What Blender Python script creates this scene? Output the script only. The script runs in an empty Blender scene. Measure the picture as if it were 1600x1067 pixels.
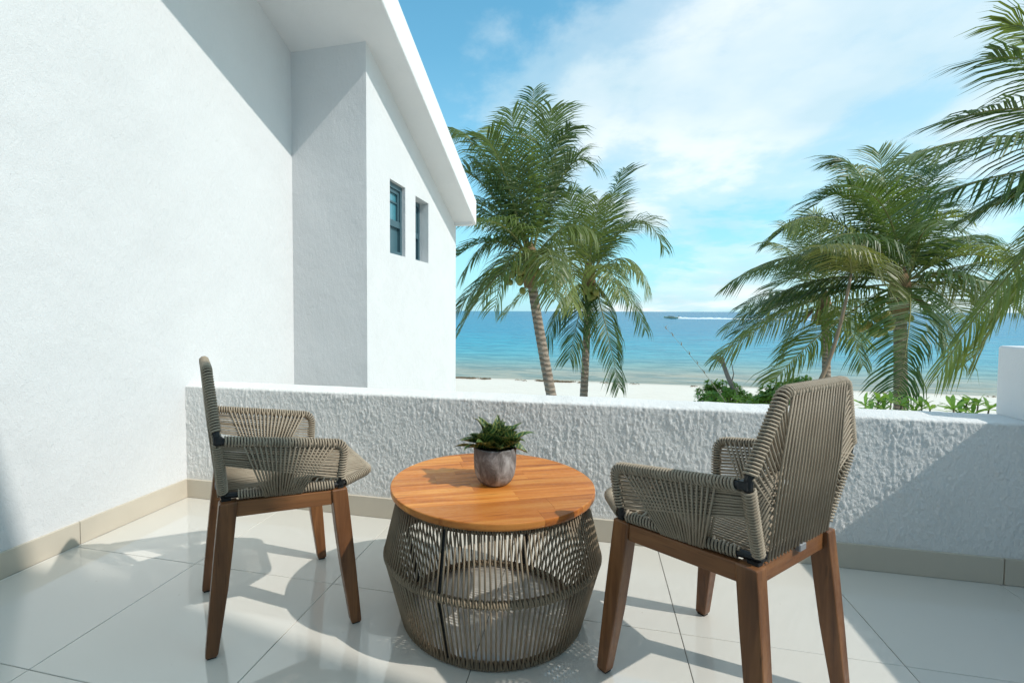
import bpy, math, random
import numpy as np
from mathutils import Vector, Matrix, noise
random.seed(7)
PI = math.pi
SC = bpy.context.scene
COL = SC.collection
# ------------------------------------------------------------------ camera
CAM_F, CAM_PX, CAM_PY, CAM_YAW, CAM_PIT, CAM_ROL = 778.63, 739.97, 515.0, .2349, .0374, .0035   # pixels of a 1600 px wide picture
CAM_O = Vector((0, 0, 1.005))
_fw = Vector((-math.sin(CAM_YAW)*math.cos(CAM_PIT), math.cos(CAM_YAW)*math.cos(CAM_PIT), -math.sin(CAM_PIT)))
_rt = Vector((math.cos(CAM_YAW), math.sin(CAM_YAW), 0)); _up = _rt.cross(_fw)
RT = _rt*math.cos(CAM_ROL) + _up*math.sin(CAM_ROL)
UP = -_rt*math.sin(CAM_ROL) + _up*math.cos(CAM_ROL)
cam = bpy.data.cameras.new('camera'); cam_o = bpy.data.objects.new('camera', cam); COL.objects.link(cam_o)
cam.lens = CAM_F/1600*36; cam.sensor_width = 36; cam.sensor_fit = 'HORIZONTAL'
cam.shift_x = (800-CAM_PX)/1600; cam.shift_y = -(533.5-CAM_PY)/1600
cam.clip_start = .05; cam.clip_end = 60000
cam_o.matrix_world = Matrix(((RT.x, UP.x, -_fw.x, CAM_O.x), (RT.y, UP.y, -_fw.y, CAM_O.y), (RT.z, UP.z, -_fw.z, CAM_O.z), (0, 0, 0, 1)))
SC.camera = cam_o
def at(px, py, d):                      # the point of the place that lies d metres in front of the camera at that pixel
    return CAM_O + (_fw + RT*((px-CAM_PX)/CAM_F) - UP*((py-CAM_PY)/CAM_F))*d
# ------------------------------------------------------------------ light
SUN_EL = math.radians(44); SUN_AZ = math.atan2(.98, -.19)          # azimuth from +Y towards +X
SUN_DIR = Vector((math.cos(SUN_EL)*math.sin(SUN_AZ), math.cos(SUN_EL)*math.cos(SUN_AZ), math.sin(SUN_EL)))
sl = bpy.data.lights.new('sun', 'SUN'); sl.energy = 3.15; sl.angle = math.radians(.55); sl.color = (1, .955, .88)
so = bpy.data.objects.new('sun', sl); COL.objects.link(so); so.rotation_euler = SUN_DIR.to_track_quat('Z', 'Y').to_euler(); so.location = (6, -2, 9)
SKY_STRENGTH = .120
SC.view_settings.view_transform = 'Standard'; SC.view_settings.look = 'None'; SC.view_settings.gamma = 1
SC.view_settings.use_curve_mapping = False; SC.view_settings.exposure = .06
SC.cycles.max_bounces = 10; SC.cycles.diffuse_bounces = 5; SC.cycles.transparent_max_bounces = 12
SC.cycles.sample_clamp_indirect = 6
# ------------------------------------------------------------------ node helpers
class NT:
    def __init__(s, tree): s.t = tree; s.n = tree.nodes; s.l = tree.links
    def new(s, typ, **kw):
        n = s.n.new(typ)
        for k, v in kw.items():
            if k.startswith('i_'):
                key = k[2:]; key = int(key) if key.isdigit() else key.replace('_', ' ')
                s.put(n.inputs[key], v)
            else: setattr(n, k, v)
        return n
    def put(s, inp, v):
        if hasattr(v, 'is_output'): s.l.new(v, inp)
        elif hasattr(v, 'outputs'): s.l.new(v.outputs[0], inp)
        else: inp.default_value = v
    def math(s, op, a, b=0.0, c=None, clamp=False):
        n = s.n.new('ShaderNodeMath'); n.operation = op; n.use_clamp = clamp
        s.put(n.inputs[0], a); s.put(n.inputs[1], b)
        if c is not None: s.put(n.inputs[2], c)
        return n.outputs[0]
    def mix(s, f, a, b, blend='MIX'):
        n = s.n.new('ShaderNodeMix'); n.data_type = 'RGBA'; n.blend_type = blend
        s.put(n.inputs[0], f)
        for i, v in ((6, a), (7, b)): s.put(n.inputs[i], v if hasattr(v, 'is_output') or hasattr(v, 'outputs') else (*v, 1) if len(v) == 3 else v)
        return n.outputs[2]
    def ramp(s, f, stops, interp='LINEAR'):
        n = s.n.new('ShaderNodeValToRGB'); n.color_ramp.interpolation = interp; cr = n.color_ramp
        while len(cr.elements) < len(stops): cr.elements.new(.5)
        for e, (p, c) in zip(cr.elements, stops):
            e.position = p; e.color = (*c, 1) if hasattr(c, '__len__') else (c, c, c, 1)
        s.put(n.inputs[0], f); return n.outputs[0]
    def noise(s, vec, scale, detail=4, rough=.5, dist=0, dims='3D'):
        n = s.n.new('ShaderNodeTexNoise'); n.noise_dimensions = dims
        s.put(n.inputs['Vector'], vec); n.inputs['Scale'].default_value = scale; n.inputs['Detail'].default_value = detail
        n.inputs['Roughness'].default_value = rough; n.inputs['Distortion'].default_value = dist
        return n.outputs[0]
    def mapping(s, vec, scale=(1, 1, 1), loc=(0, 0, 0), rot=(0, 0, 0)):
        n = s.n.new('ShaderNodeMapping'); s.put(n.inputs[0], vec)
        n.inputs['Scale'].default_value = scale; n.inputs['Location'].default_value = loc; n.inputs['Rotation'].default_value = rot
        return n.outputs[0]
    def bump(s, h, strength=.5, dist=.01, normal=None):
        n = s.n.new('ShaderNodeBump'); s.put(n.inputs['Height'], h); n.inputs['Strength'].default_value = strength
        n.inputs['Distance'].default_value = dist
        if normal is not None: s.put(n.inputs['Normal'], normal)
        return n.outputs[0]
def mat(name):
    m = bpy.data.materials.new(name); m.use_nodes = True
    t = NT(m.node_tree); b = t.n['Principled BSDF']
    t.b = b; t.out = t.n['Material Output']; t.m = m
    tc = t.n.new('ShaderNodeTexCoord'); t.obj = tc.outputs['Object']; t.gen = tc.outputs['Generated']; t.uv = tc.outputs['UV']
    t.pos = t.n.new('ShaderNodeNewGeometry').outputs['Position']
    t.rnd = t.n.new('ShaderNodeObjectInfo').outputs['Random']
    def setp(**kw):
        for k, v in kw.items():
            key = {'color': 'Base Color', 'rough': 'Roughness', 'spec': 'Specular IOR Level', 'normal': 'Normal', 'metal': 'Metallic', 'coat': 'Coat Weight', 'coatr': 'Coat Roughness', 'ior': 'IOR'}[k]
            if k == 'color' and isinstance(v, tuple) and len(v) == 3: v = (*v, 1)
            t.put(b.inputs[key], v)
    t.set = setp
    return t
# ------------------------------------------------------------------ world
def make_world():
    w = bpy.data.worlds.new('World'); SC.world = w; w.use_nodes = True
    t = NT(w.node_tree); bg = t.n['Background']
    sky = t.new('ShaderNodeTexSky'); sky.sky_type = 'NISHITA'; sky.sun_disc = False
    sky.sun_elevation = SUN_EL; sky.sun_rotation = SUN_AZ; sky.air_density = 1.0; sky.dust_density = .6; sky.ozone_density = 1.0
    tc = t.n.new('ShaderNodeTexCoord'); d = tc.outputs['Generated']
    sep = t.new('ShaderNodeSeparateXYZ', i_0=d)
    z = t.math('MAXIMUM', sep.outputs['Z'], 0.0)
    den = t.math('ADD', z, .22)
    cx = t.math('DIVIDE', sep.outputs['X'], den); cy = t.math('DIVIDE', sep.outputs['Y'], den)
    cv = t.new('ShaderNodeCombineXYZ', i_0=cx, i_1=cy, i_2=0.0).outputs[0]
    # the sky is graded to a cyan blue all over
    skyc = t.mix(1.0, sky.outputs[0], SKY_TINT, 'MULTIPLY')
    n1 = t.noise(t.mapping(cv, (1, 1, 1), CLOUD_OFF), .85, 8, .57, .35)
    n2 = t.noise(t.mapping(cv, (1, 1, 1), (3.3, 1.2, 0)), 3.1, 6, .6, .2)
    cover = t.math('ADD', n1, t.math('MULTIPLY', t.math('SUBTRACT', n2, .5), .30))
    # more cloud out to the right over the sea, less to the left
    grad = t.math('SUBTRACT', t.ramp(t.math('MULTIPLY_ADD', sep.outputs['X'], .5, .5), ((.28, .08), (.42, .16), (.50, .29), (.60, .33), (1.0, .30)), 'EASE'), .24)
    lay = t.math('SUBTRACT', t.ramp(sep.outputs['Z'], ((.0, .08), (.12, .09), (.20, .10), (.36, .23), (.60, .15), (1.0, .11)), 'EASE'), .17)
    cover = t.math('ADD', t.math('ADD', cover, grad), lay)
    m = t.ramp(cover, ((.38, 0), (.50, .42), (.62, .82), (.78, 1)), 'EASE')
    shade = t.ramp(t.noise(t.mapping(cv, (1, 1, 1), (7, 2, 0)), 1.6, 5, .5), ((.35, (5.7, 7.2, 7.8)), (.62, (8.6, 9.0, 9.05))))
    hz = t.ramp(sep.outputs['Z'], ((0.0, .82), (.06, .72), (.16, .52), (.45, .20), (.8, .05)))
    base = t.mix(hz, skyc, (4.6, 7.0, 8.2))
    col = t.mix(m, base, shade)
    t.put(bg.inputs['Color'], col); bg.inputs['Strength'].default_value = SKY_STRENGTH
SKY_TINT = (.46, 1.66, 1.72); CLOUD_OFF = (8.3, 2.9, 0)
make_world()
# ------------------------------------------------------------------ mesh builder
class MB:
    def __init__(s): s.v = []; s.f = []; s.uv = None
    def add(s, vs, fs):
        o = len(s.v); s.v.extend([tuple(v) for v in vs]); s.f.extend([tuple(i+o for i in f) for f in fs])
    def box(s, lo, hi, M=None):
        x0, y0, z0 = lo; x1, y1, z1 = hi
        vs = [Vector(p) for p in ((x0,y0,z0),(x1,y0,z0),(x1,y1,z0),(x0,y1,z0),(x0,y0,z1),(x1,y0,z1),(x1,y1,z1),(x0,y1,z1))]
        if M: vs = [M @ v for v in vs]
        s.add(vs, ((0,3,2,1),(4,5,6,7),(0,1,5,4),(1,2,6,5),(2,3,7,6),(3,0,4,7)))
    def loft(s, rings, cap=True, closed=False):
        n = len(rings[0]); vs = [p for r in rings for p in r]; fs = []
        R = len(rings)
        for i in range(R if closed else R-1):
            a, b = i*n, ((i+1) % R)*n
            for j in range(n): fs.append((a+j, a+(j+1) % n, b+(j+1) % n, b+j))
        if cap and not closed: fs.append(tuple(range(n-1, -1, -1))); fs.append(tuple(range((R-1)*n, R*n)))
        s.add(vs, fs)
    def tube(s, pts, r, sides=6, cap=True, closed=False):
        P = [Vector(p) for p in pts]; n = len(P); rings = []; N = None
        for i, p in enumerate(P):
            if closed: T = P[(i+1) % n]-P[i-1]
            else: T = P[min(i+1, n-1)]-P[max(i-1, 0)]
            T = T.normalized() if T.length > 1e-9 else Vector((0, 0, 1))
            if N is None: N = T.orthogonal().normalized()
            N = (N - T*N.dot(T)); N = N.normalized() if N.length > 1e-6 else T.orthogonal().normalized()
            B = T.cross(N); rr = r[i] if hasattr(r, '__len__') else r
            rings.append([p + (N*math.cos(2*PI*k/sides) + B*math.sin(2*PI*k/sides))*rr for k in range(sides)])
        s.loft(rings, cap, closed)
    def lathe(s, prof, n=48, c=(0, 0, 0)):
        rings = [[(c[0]+r*math.cos(2*PI*k/n), c[1]+r*math.sin(2*PI*k/n), c[2]+z) for k in range(n)] for r, z in prof]
        s.loft(rings, True)
    def mesh(s, name, m=None, smooth=False):
        me = bpy.data.meshes.new(name); me.from_pydata(s.v, [], s.f)
        if m: me.materials.append(m)
        if s.uv is not None:
            ul = me.uv_layers.new(name='UVMap'); idx = np.empty(len(me.loops), np.int32); me.loops.foreach_get('vertex_index', idx)
            ul.data.foreach_set('uv', np.array(s.uv, np.float32)[idx].ravel())
        if smooth: me.polygons.foreach_set('use_smooth', [True]*len(me.polygons))
        me.update(); return me
    def build(s, name, m=None, parent=None, smooth=False):
        return link(name, s.mesh(name, m, smooth), parent)
def link(name, me, parent=None):
    o = bpy.data.objects.new(name, me); COL.objects.link(o)
    if parent: o.parent = parent
    return o
def tag(o, label=None, cat=None, group=None, kind=None):
    for k, v in (('label', label), ('category', cat), ('group', group), ('kind', kind)):
        if v: o[k] = v
    return o
def empty(name, loc=(0, 0, 0), rz=0, **kw):
    o = bpy.data.objects.new(name, None); COL.objects.link(o); o.location = loc; o.rotation_euler = (0, 0, rz); o.empty_display_size = .1
    return tag(o, **kw)
def copy_tree(o, parent=None):
    c = o.copy(); COL.objects.link(c)
    if parent: c.parent = parent
    for ch in list(o.children): copy_tree(ch, c)
    return c
def bevel(o, w, seg=2, ang=35):
    m = o.modifiers.new('bevel', 'BEVEL'); m.width = w; m.segments = seg; m.limit_method = 'ANGLE'; m.angle_limit = math.radians(ang)
    return o
# ------------------------------------------------------------------ materials
def stucco(name, col, streak, fine, scale=1.0, rough=.85):
    t = mat(name)
    big = t.noise(t.mapping(t.pos, (1, 1, .45)), 55*scale, 5, .6, .4)
    small = t.noise(t.pos, 190*scale, 4, .6)
    pits = t.ramp(t.noise(t.mapping(t.pos, (1, 1, .6), (4, 1, 2)), 26*scale, 3, .55, .8), ((.30, 0), (.38, 1)))
    h = t.math('ADD', t.math('MULTIPLY', big, streak), t.math('ADD', t.math('MULTIPLY', small, fine), t.math('MULTIPLY', pits, .25)))
    n = t.bump(h, .7, .004, t.bump(t.noise(t.mapping(t.pos, (1, 1, .8), (2, 5, 1)), 3.2, 3, .5), .35, .05))
    blot = t.noise(t.pos, 1.7, 4, .6)
    t.set(color=t.mix(t.ramp(blot, ((.35, 0), (.7, 1))), col, tuple(c*.955 for c in col)), rough=rough, spec=.25, normal=n)
    return t.m
M_WALL = stucco('white_fine_stucco', (.70, .705, .71), 1.2, .7)
M_SMOOTH = stucco('white_painted_render', (.79, .79, .79), .4, .35, .8)
def m_parapet():
    t = mat('white_rough_stucco')
    small = t.noise(t.mapping(t.pos, (1, 1, .6)), 150, 5, .62, .3)
    n = t.bump(small, .9, .006)
    blot = t.noise(t.pos, 3.0, 5, .6)
    t.set(color=t.mix(t.ramp(blot, ((.35, 0), (.75, 1))), (.81, .80, .78), (.755, .745, .725)), rough=.88, spec=.2, normal=n); return t.m
M_PARAPET = m_parapet()
def m_tile():
    t = mat('polished_porcelain')
    v = t.noise(t.obj, 2.5, 4, .55); dust = t.noise(t.pos, 5.5, 6, .65)
    c = t.mix(v, (.685, .655, .59), (.65, .622, .565))
    c = t.mix(t.math('MULTIPLY', t.rnd, .35), c, (.64, .63, .60))
    spots = t.ramp(t.noise(t.pos, 38, 3, .5), ((.735, 0), (.77, 1)))
    c = t.mix(t.math('MULTIPLY', spots, .35), c, (.42, .37, .31))
    r = t.ramp(dust, ((.3, .018), (.75, .10)))
    wv = t.noise(t.pos, 3.2, 2, .5)
    t.set(color=c, rough=r, spec=.7, coat=.75, coatr=.02, normal=t.bump(wv, .05, .01)); return t.m
M_TILE = m_tile()
def m_simple(name, col, rough=.6, spec=.4, metal=0, var=.12, scale=30, bump=.0, bscale=120):
    t = mat(name); v = t.noise(t.obj, scale, 4, .55)
    t.set(color=t.mix(v, tuple(c*(1-var) for c in col), tuple(min(1, c*(1+var)) for c in col)), rough=rough, spec=spec, metal=metal)
    if bump: t.set(normal=t.bump(t.noise(t.obj, bscale, 4, .6), bump, .002))
    return t.m
M_GROUT = m_simple('grey_grout', (.44, .40, .34), .9, .2)
M_SKIRT = m_simple('beige_ceramic', (.56, .50, .41), .32, .45, var=.10, scale=5)
M_BLACK = m_simple('black_powder_coat', (.018, .019, .02), .5, .4)
M_RUBBER = m_simple('dark_foot_pad', (.03, .025, .022), .7, .3)
M_CLIP = m_simple('grey_plastic', (.25, .25, .26), .5, .4)
def m_cord(name='taupe_rope', ca=(.27, .215, .155), cb=(.43, .36, .27)):
    t = mat(name)
    v = t.noise(t.pos, 14, 3, .5); f = t.noise(t.pos, 420, 2, .5)
    c = t.mix(v, ca, cb)
    t.set(color=c, rough=.55, spec=.35, normal=t.bump(f, .35, .0015)); return t.m
M_CORD = m_cord()
M_CORD2 = m_cord('brown_rope', (.19, .142, .095), (.33, .262, .18))
def m_wood(name, dark, mid, light, axis, rough, scale=1.0, bleed=.0, spec=.45, coat=0.0):
    t = mat(name)
    sc = [38, 38, 38]; sc[axis] = 2.2
    off = t.new('ShaderNodeCombineXYZ', i_0=t.math('MULTIPLY', t.rnd, 7.3), i_1=t.math('MULTIPLY', t.rnd, 3.1), i_2=t.math('MULTIPLY', t.rnd, 5.7)).outputs[0]
    p = t.new('ShaderNodeVectorMath', operation='ADD', i_0=t.obj, i_1=off).outputs[0]
    g1 = t.noise(t.mapping(p, tuple(x*scale for x in sc)), 1.0, 5, .6, .6)
    sc2 = [9, 9, 9]; sc2[axis] = 1.1
    g2 = t.noise(t.mapping(p, tuple(x*scale for x in sc2)), 1.0, 4, .6, 1.0)
    f = t.math('ADD', t.math('MULTIPLY', g1, .55), t.math('MULTIPLY', g2, .45))
    c = t.ramp(f, ((.34, dark), (.49, mid), (.66, light)))
    c = t.mix(t.math('MULTIPLY', t.math('SUBTRACT', t.rnd, .3), bleed, clamp=True), c, dark)
    pores = t.ramp(t.noise(t.mapping(p, tuple(x*4 for x in sc)), 1.0, 2, .5), ((.30, 1), (.36, 0)))
    c = t.mix(t.math('MULTIPLY', pores, .35), c, tuple(x*.4 for x in dark))
    wear = t.noise(t.obj, 55, 4, .6)
    t.set(color=c, rough=t.ramp(wear, ((.3, rough-.1), (.7, rough+.12))), spec=spec, coat=coat, coatr=.2, normal=t.bump(g1, .18, .002)); return t.m
M_LEG = m_wood('brown_stained_wood', (.085, .034, .013), (.170, .068, .025), (.29, .128, .048), 2, .38)
M_RAIL = m_wood('brown_stained_rail', (.095, .038, .014), (.205, .082, .029), (.33, .145, .052), 0, .38)
M_TOP = m_wood('orange_teak', (.26, .074, .013), (.58, .185, .030), (.78, .345, .082), 0, .42, .9, .8, .35, .10)
# ------------------------------------------------------------------ floor of the terrace
X_RIGHT = 1.70; Y_PAR = 2.2247; Y_PARB = 2.42
slab = MB(); slab.box((-2.6, -2.2, -3.6), (1.95, Y_PARB-.01, -.012)); floor = slab.build('floor', M_GROUT); tag(floor, kind='structure')
def wall_x(y): return -2.1194 + .0273*(y-2.2247)
TS, TX, TY, GAP = .6, -1.522, 1.631, .0019
for i in range(-2, 6):
    for j in range(-6, 2):
        x0, x1 = TX+i*TS+GAP/2, TX+(i+1)*TS-GAP/2
        y0, y1 = TY+j*TS+GAP/2, TY+(j+1)*TS-GAP/2
        x0 = max(x0, -2.32); x1 = min(x1, X_RIGHT+.1); y1 = min(y1, Y_PAR+.05); y0 = max(y0, -2.1)
        if x1-x0 < .03 or y1-y0 < .02: continue
        b = MB(); e = .0012; cx, cy = (x0+x1)/2, (y0+y1)/2; hx, hy = (x1-x0)/2, (y1-y0)/2
        b.loft([[(-hx, -hy, -.011), (hx, -hy, -.011), (hx, hy, -.011), (-hx, hy, -.011)], [(-hx, -hy, -e), (hx, -hy, -e), (hx, hy, -e), (-hx, hy, -e)],
                [(-hx+e, -hy+e, 0), (hx-e, -hy+e, 0), (hx-e, hy-e, 0), (-hx+e, hy-e, 0)]])
        o = b.build('tile', M_TILE, floor); o.location = (cx, cy, 0)
        o.rotation_euler = (random.uniform(-1, 1)*.0006, random.uniform(-1, 1)*.0006, 0)
# ------------------------------------------------------------------ parapet
par = empty('parapet_wall', (0, Y_PAR, 0), label='low white rough stucco parapet wall running behind the chairs and table', cat='wall')
def par_h(x, z):
    c_ = noise.noise(Vector((x*9, z*8, 1.0))); wx = x+.005*noise.noise(Vector((x*45, z*35, 5.0)))
    a = noise.noise(Vector((wx*118, z*46, 3.1))); b_ = noise.noise(Vector((wx*150, z*95, 9.0))); e_ = noise.noise(Vector((wx*64, z*22, 6.0)))
    k_ = max(0, a-.05+.10*c_); k_ = k_/(k_+.07); d_ = max(0, e_-.12); d_ = d_/(d_+.10)
    return .0022*(.7+.8*c_)*k_ + .0028*(.75+.7*c_)*d_ + .0017*b_ + .0008*c_
def make_parapet():
    b = MB(); xs = np.arange(-2.2, 1.72, .0036); zs = np.concatenate([np.arange(.085, .592, .0044)])
    prof = [(0, z) for z in zs]
    # rounded top edge, top, rounded back edge
    for a in (15, 40, 65, 90): prof.append((-.0+.012*(1-math.cos(math.radians(a))), .590+.011*math.sin(math.radians(a))))
    nf = len(prof)
    for y in np.linspace(.03, Y_PARB-Y_PAR-.012, 9): prof.append((y, .601))
    for a in (30, 60, 90): prof.append((Y_PARB-Y_PAR-.012+.012*math.sin(math.radians(a)), .601-.012*(1-math.cos(math.radians(a)))))
    prof.append((Y_PARB-Y_PAR, .3)); prof.append((Y_PARB-Y_PAR, -.5))
    vs = []
    for x in xs:
        for k, (y, z) in enumerate(prof):
            wob = .0035*noise.noise(Vector((x*5, z*2, 0.0))) + .002*noise.noise(Vector((x*17, 3, 0.0)))
            if k >= nf-5 and k < nf+2: wob += .004*noise.noise(Vector((x*60, y*60, 3.0)))
            if k < nf-2: vs.append((x, y - par_h(x, z)*(1 if z > .13 else max(.12, (z-.10)/.03)), z))
            elif k < nf+9: vs.append((x, y, z + wob*.8 + .0015*noise.noise(Vector((x*24, y*24, 7)))))
            else: vs.append((x, y, z))
    m = len(prof); fs = []
    for i in range(len(xs)-1):
        for k in range(m-1): fs.append((i*m+k, (i+1)*m+k, (i+1)*m+k+1, i*m+k+1))
    b.add(vs, fs); o = b.build('wall', M_PARAPET, par, True)
    o.location = (0, 0, 0)
make_parapet()
# higher end block on the parapet and the side wall that closes the terrace on the right
def block(name, lo, hi, m, parent, bev=.012, loc=None):
    c = Vector(loc) if loc else (Vector(lo)+Vector(hi))/2
    b = MB(); b.box(Vector(lo)-c, Vector(hi)-c); o = b.build(name, m, parent)
    pl = parent.location if parent else Vector((0, 0, 0)); o.location = c-pl
    return bevel(o, bev, 3) if bev else o
block('end_pier', (1.575, Y_PAR+.028, .597), (1.93, Y_PARB+.002, .875), M_SMOOTH, par, .010)
block('side_wall', (X_RIGHT, -2.1, -.3), (1.93, Y_PAR+.025, .872), M_SMOOTH, par, .010)
# skirting tiles
x = -2.11; k = 0
while x < X_RIGHT:
    x1 = min(x+.598, X_RIGHT); block('skirting_tile', (x+.001, Y_PAR-.012, .001), (x1-.001, Y_PAR+.004, .0985+random.uniform(-.0004, .0004)), M_SKIRT, par, .0015); x += .6
# ------------------------------------------------------------------ villa on the left
WN = Vector((math.cos(.0273), -math.sin(.0273), 0)); WM = Vector((math.sin(.0273), math.cos(.0273), 0))
WR = Matrix(((WN.x, WM.x, 0), (WN.y, WM.y, 0), (0, 0, 1)))          # (n, m, z) -> world
D1 = WN.dot(Vector((-2.1194, 2.2247, 0))); D2 = WN.dot(Vector((-1.512, 3.17, 0)))
M_P, M_C = 3.125, 5.20
def W(n, m, z): return WR @ Vector((n, m, z))
def soff(m): return 2.82 - .431*(m-3.123)
villa = empty('villa', W(D2, 4, -3.4), label='white stucco villa with sloping roof and two narrow windows', cat='house')
VL = villa.location
def vb(name, b, m, parent=None, smooth=False):
    """b in (n,m,z) coordinates; child of the villa"""
    c = W(0, 0, 0); b.v = [tuple(W(*v)-VL) for v in b.v]
    o = b.build(name, m, parent or villa, smooth)
    return o
RIDGE = .4; Z0 = -3.6
def roofz(m): return soff(m) if m > RIDGE else soff(RIDGE) - .431*(RIDGE-m)
b = MB()   # long side wall along the terrace
ms = [-2.4, RIDGE, M_P]
b.add([(D1, -2.4, Z0), (D1, M_P, Z0), (D1, M_P, roofz(M_P)+.02), (D1, RIDGE, roofz(RIDGE)+.02), (D1, -2.4, roofz(-2.4)+.02)], [(0, 1, 2, 3, 4)])
vb('side_wall', b, M_WALL)
b = MB(); b.add([(D1-.01, M_P, Z0), (D2, M_P, Z0), (D2, M_P, soff(M_P)+.02), (D1-.01, M_P, soff(M_P)+.02)], [(0, 1, 2, 3)]); vb('return_wall', b, M_WALL)
WINS = [(3.502, 3.80, 1.442, 2.0, .03), (4.022, 4.342, 1.442, 1.986, .085)]
b = MB(); cuts = [M_P, 3.502, 3.80, 4.022, 4.342, M_C]
for a, c in zip(cuts[:-1], cuts[1:]):
    wn = [w for w in WINS if abs(w[0]-a) < 1e-6]
    if not wn: b.add([(D2, a, Z0), (D2, c, Z0), (D2, c, soff(c)+.02), (D2, a, soff(a)+.02)], [(0, 1, 2, 3)])
    else:
        w = wn[0]; dp = D2-.12
        b.add([(D2, a, Z0), (D2, c, Z0), (D2, c, w[2]), (D2, a, w[2])], [(0, 1, 2, 3)])
        b.add([(D2, a, w[3]), (D2, c, w[3]), (D2, c, soff(c)+.02), (D2, a, soff(a)+.02)], [(0, 1, 2, 3)])
        b.add([(D2, a, w[2]), (D2, c, w[2]), (D2, c, w[3]), (D2, a, w[3]), (dp, a, w[2]), (dp, c, w[2]), (dp, c, w[3]), (dp, a, w[3])], [(0, 4, 5, 1), (1, 5, 6, 2), (2, 6, 7, 3), (3, 7, 4, 0)])
b.add([(D2, M_C, Z0), (D2-7, M_C, Z0), (D2-7, M_C, soff(M_C)), (D2, M_C, soff(M_C))], [(0, 1, 2, 3)])
vb('gable_wall', b, M_WALL)
# back facade behind the camera and far side
b = MB(); b.add([(D1-.02, -2.0, -3.6), (4.2, -2.0, -3.6), (4.2, -2.0, 3.0), (D1-.02, -2.0, 3.0)], [(0, 1, 2, 3)]); vb('rear_facade', b, M_WALL)
# roof slab
b = MB(); NO = D2+.228; NI = -9; T = .262; ME = 5.21; MS = -3.4
zz = lambda m, t=0: roofz(m)+t
b.loft([[(NO, MS, zz(MS)), (NO, RIDGE, zz(RIDGE)), (NO, ME, zz(ME)), (NO, ME, zz(ME)+T), (NO, RIDGE, zz(RIDGE)+T), (NO, MS, zz(MS)+T)],
        [(NI, MS, zz(MS)), (NI, RIDGE, zz(RIDGE)), (NI, ME, zz(ME)), (NI, ME, zz(ME)+T), (NI, RIDGE, zz(RIDGE)+T), (NI, MS, zz(MS)+T)]])
roof = vb('roof', b, M_SMOOTH); bevel(roof, .012, 2)
b = MB(); b.box((D2-.6, ME-.07, soff(ME-.035)-.018), (NO-.035, ME-.012, soff(ME-.035)+.03)); vb('drip_edge', b, M_SMOOTH, roof)
M_FRAME = m_simple('dark_teal_aluminium', (.055, .115, .14), .4, .5)
def m_glass(name, col, rough):
    t = mat(name); t.set(color=col, rough=rough, spec=.8); return t.m
M_GLASS = m_glass('painted_sky_reflection_glass', (.07, .24, .30), .05)  # blue of the reflected sky is put into the pane's base colour
M_FROST = m_glass('dark_frosted_glass', (.06, .13, .16), .35)
def window(a, c, z0, z1, dep):
    n0 = D2-dep; fr = MB(); f = .032
    for lo, hi in (((n0-.05, a, z0), (n0, a+f, z1)), ((n0-.05, c-f, z0), (n0, c, z1)), ((n0-.05, a+f, z1-f*1.2), (n0, c-f, z1)), ((n0-.05, a+f, z0), (n0, c-f, z0+f))): fr.box(lo, hi)
    w = vb('window', fr, M_FRAME)
    zm = z0+(z1-z0)*.40
    r = MB(); r.box((n0-.035, a+f, zm), (n0-.004, c-f, zm+.05)); vb('meeting_rail', r, M_FRAME, w)
    s = MB()
    for lo, hi in (((n0-.04, a+f, zm+.05), (n0-.012, a+f+.03, z1-f*1.2)), ((n0-.04, c-f-.03, zm+.05), (n0-.012, c-f, z1-f*1.2)), ((n0-.04, a+f+.03, z1-f*1.2-.03), (n0-.012, c-f-.03, z1-f*1.2))): s.box(lo, hi)
    vb('sash', s, M_FRAME, w)
    g = MB(); g.box((n0-.034, a+f+.03, zm+.05), (n0-.028, c-f-.03, z1-f*1.2-.03)); vb('pane', g, M_GLASS, w)
    g = MB(); g.box((n0-.032, a+f, z0+f), (n0-.026, c-f, zm)); vb('pane', g, M_FROST, w)
    g = MB(); g.box((n0-.03, a+f+.03, z0+(z1-z0)*.74), (n0-.016, c-f-.03, z0+(z1-z0)*.74+.012)); vb('glazing_bar', g, M_FRAME, w)
for w in WINS: window(*w)
# skirting along the villa wall
m0 = 2.17
for k in range(7):
    hi = m0-.0012; lo = m0-(.578 if k == 0 else .6)+.0012; m0 = lo-.0012
    b = MB(); b.box((D1-.003, lo, .001), (D1+.012, hi, .0985+random.uniform(-.0005, .0005))); bevel(vb('skirting_tile', b, M_SKIRT), .0015, 2)
# the neighbouring villa to the right, outside the picture, whose corner shades the near floor
nb = empty('neighbour_house', (6, -3, -3.4), label='tall white house standing to the right of the terrace', cat='house')
b = MB(); b.box((-2.6, -5, -.2), (-1, 3.183, 9.9)); bevel(b.build('wall', M_WALL, nb), .02)
b = MB(); b.box((-2.58, -4.98, 9.88), (-1.02, 3.163, 10.0)); bevel(b.build('roof', M_SMOOTH, nb), .02)
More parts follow.
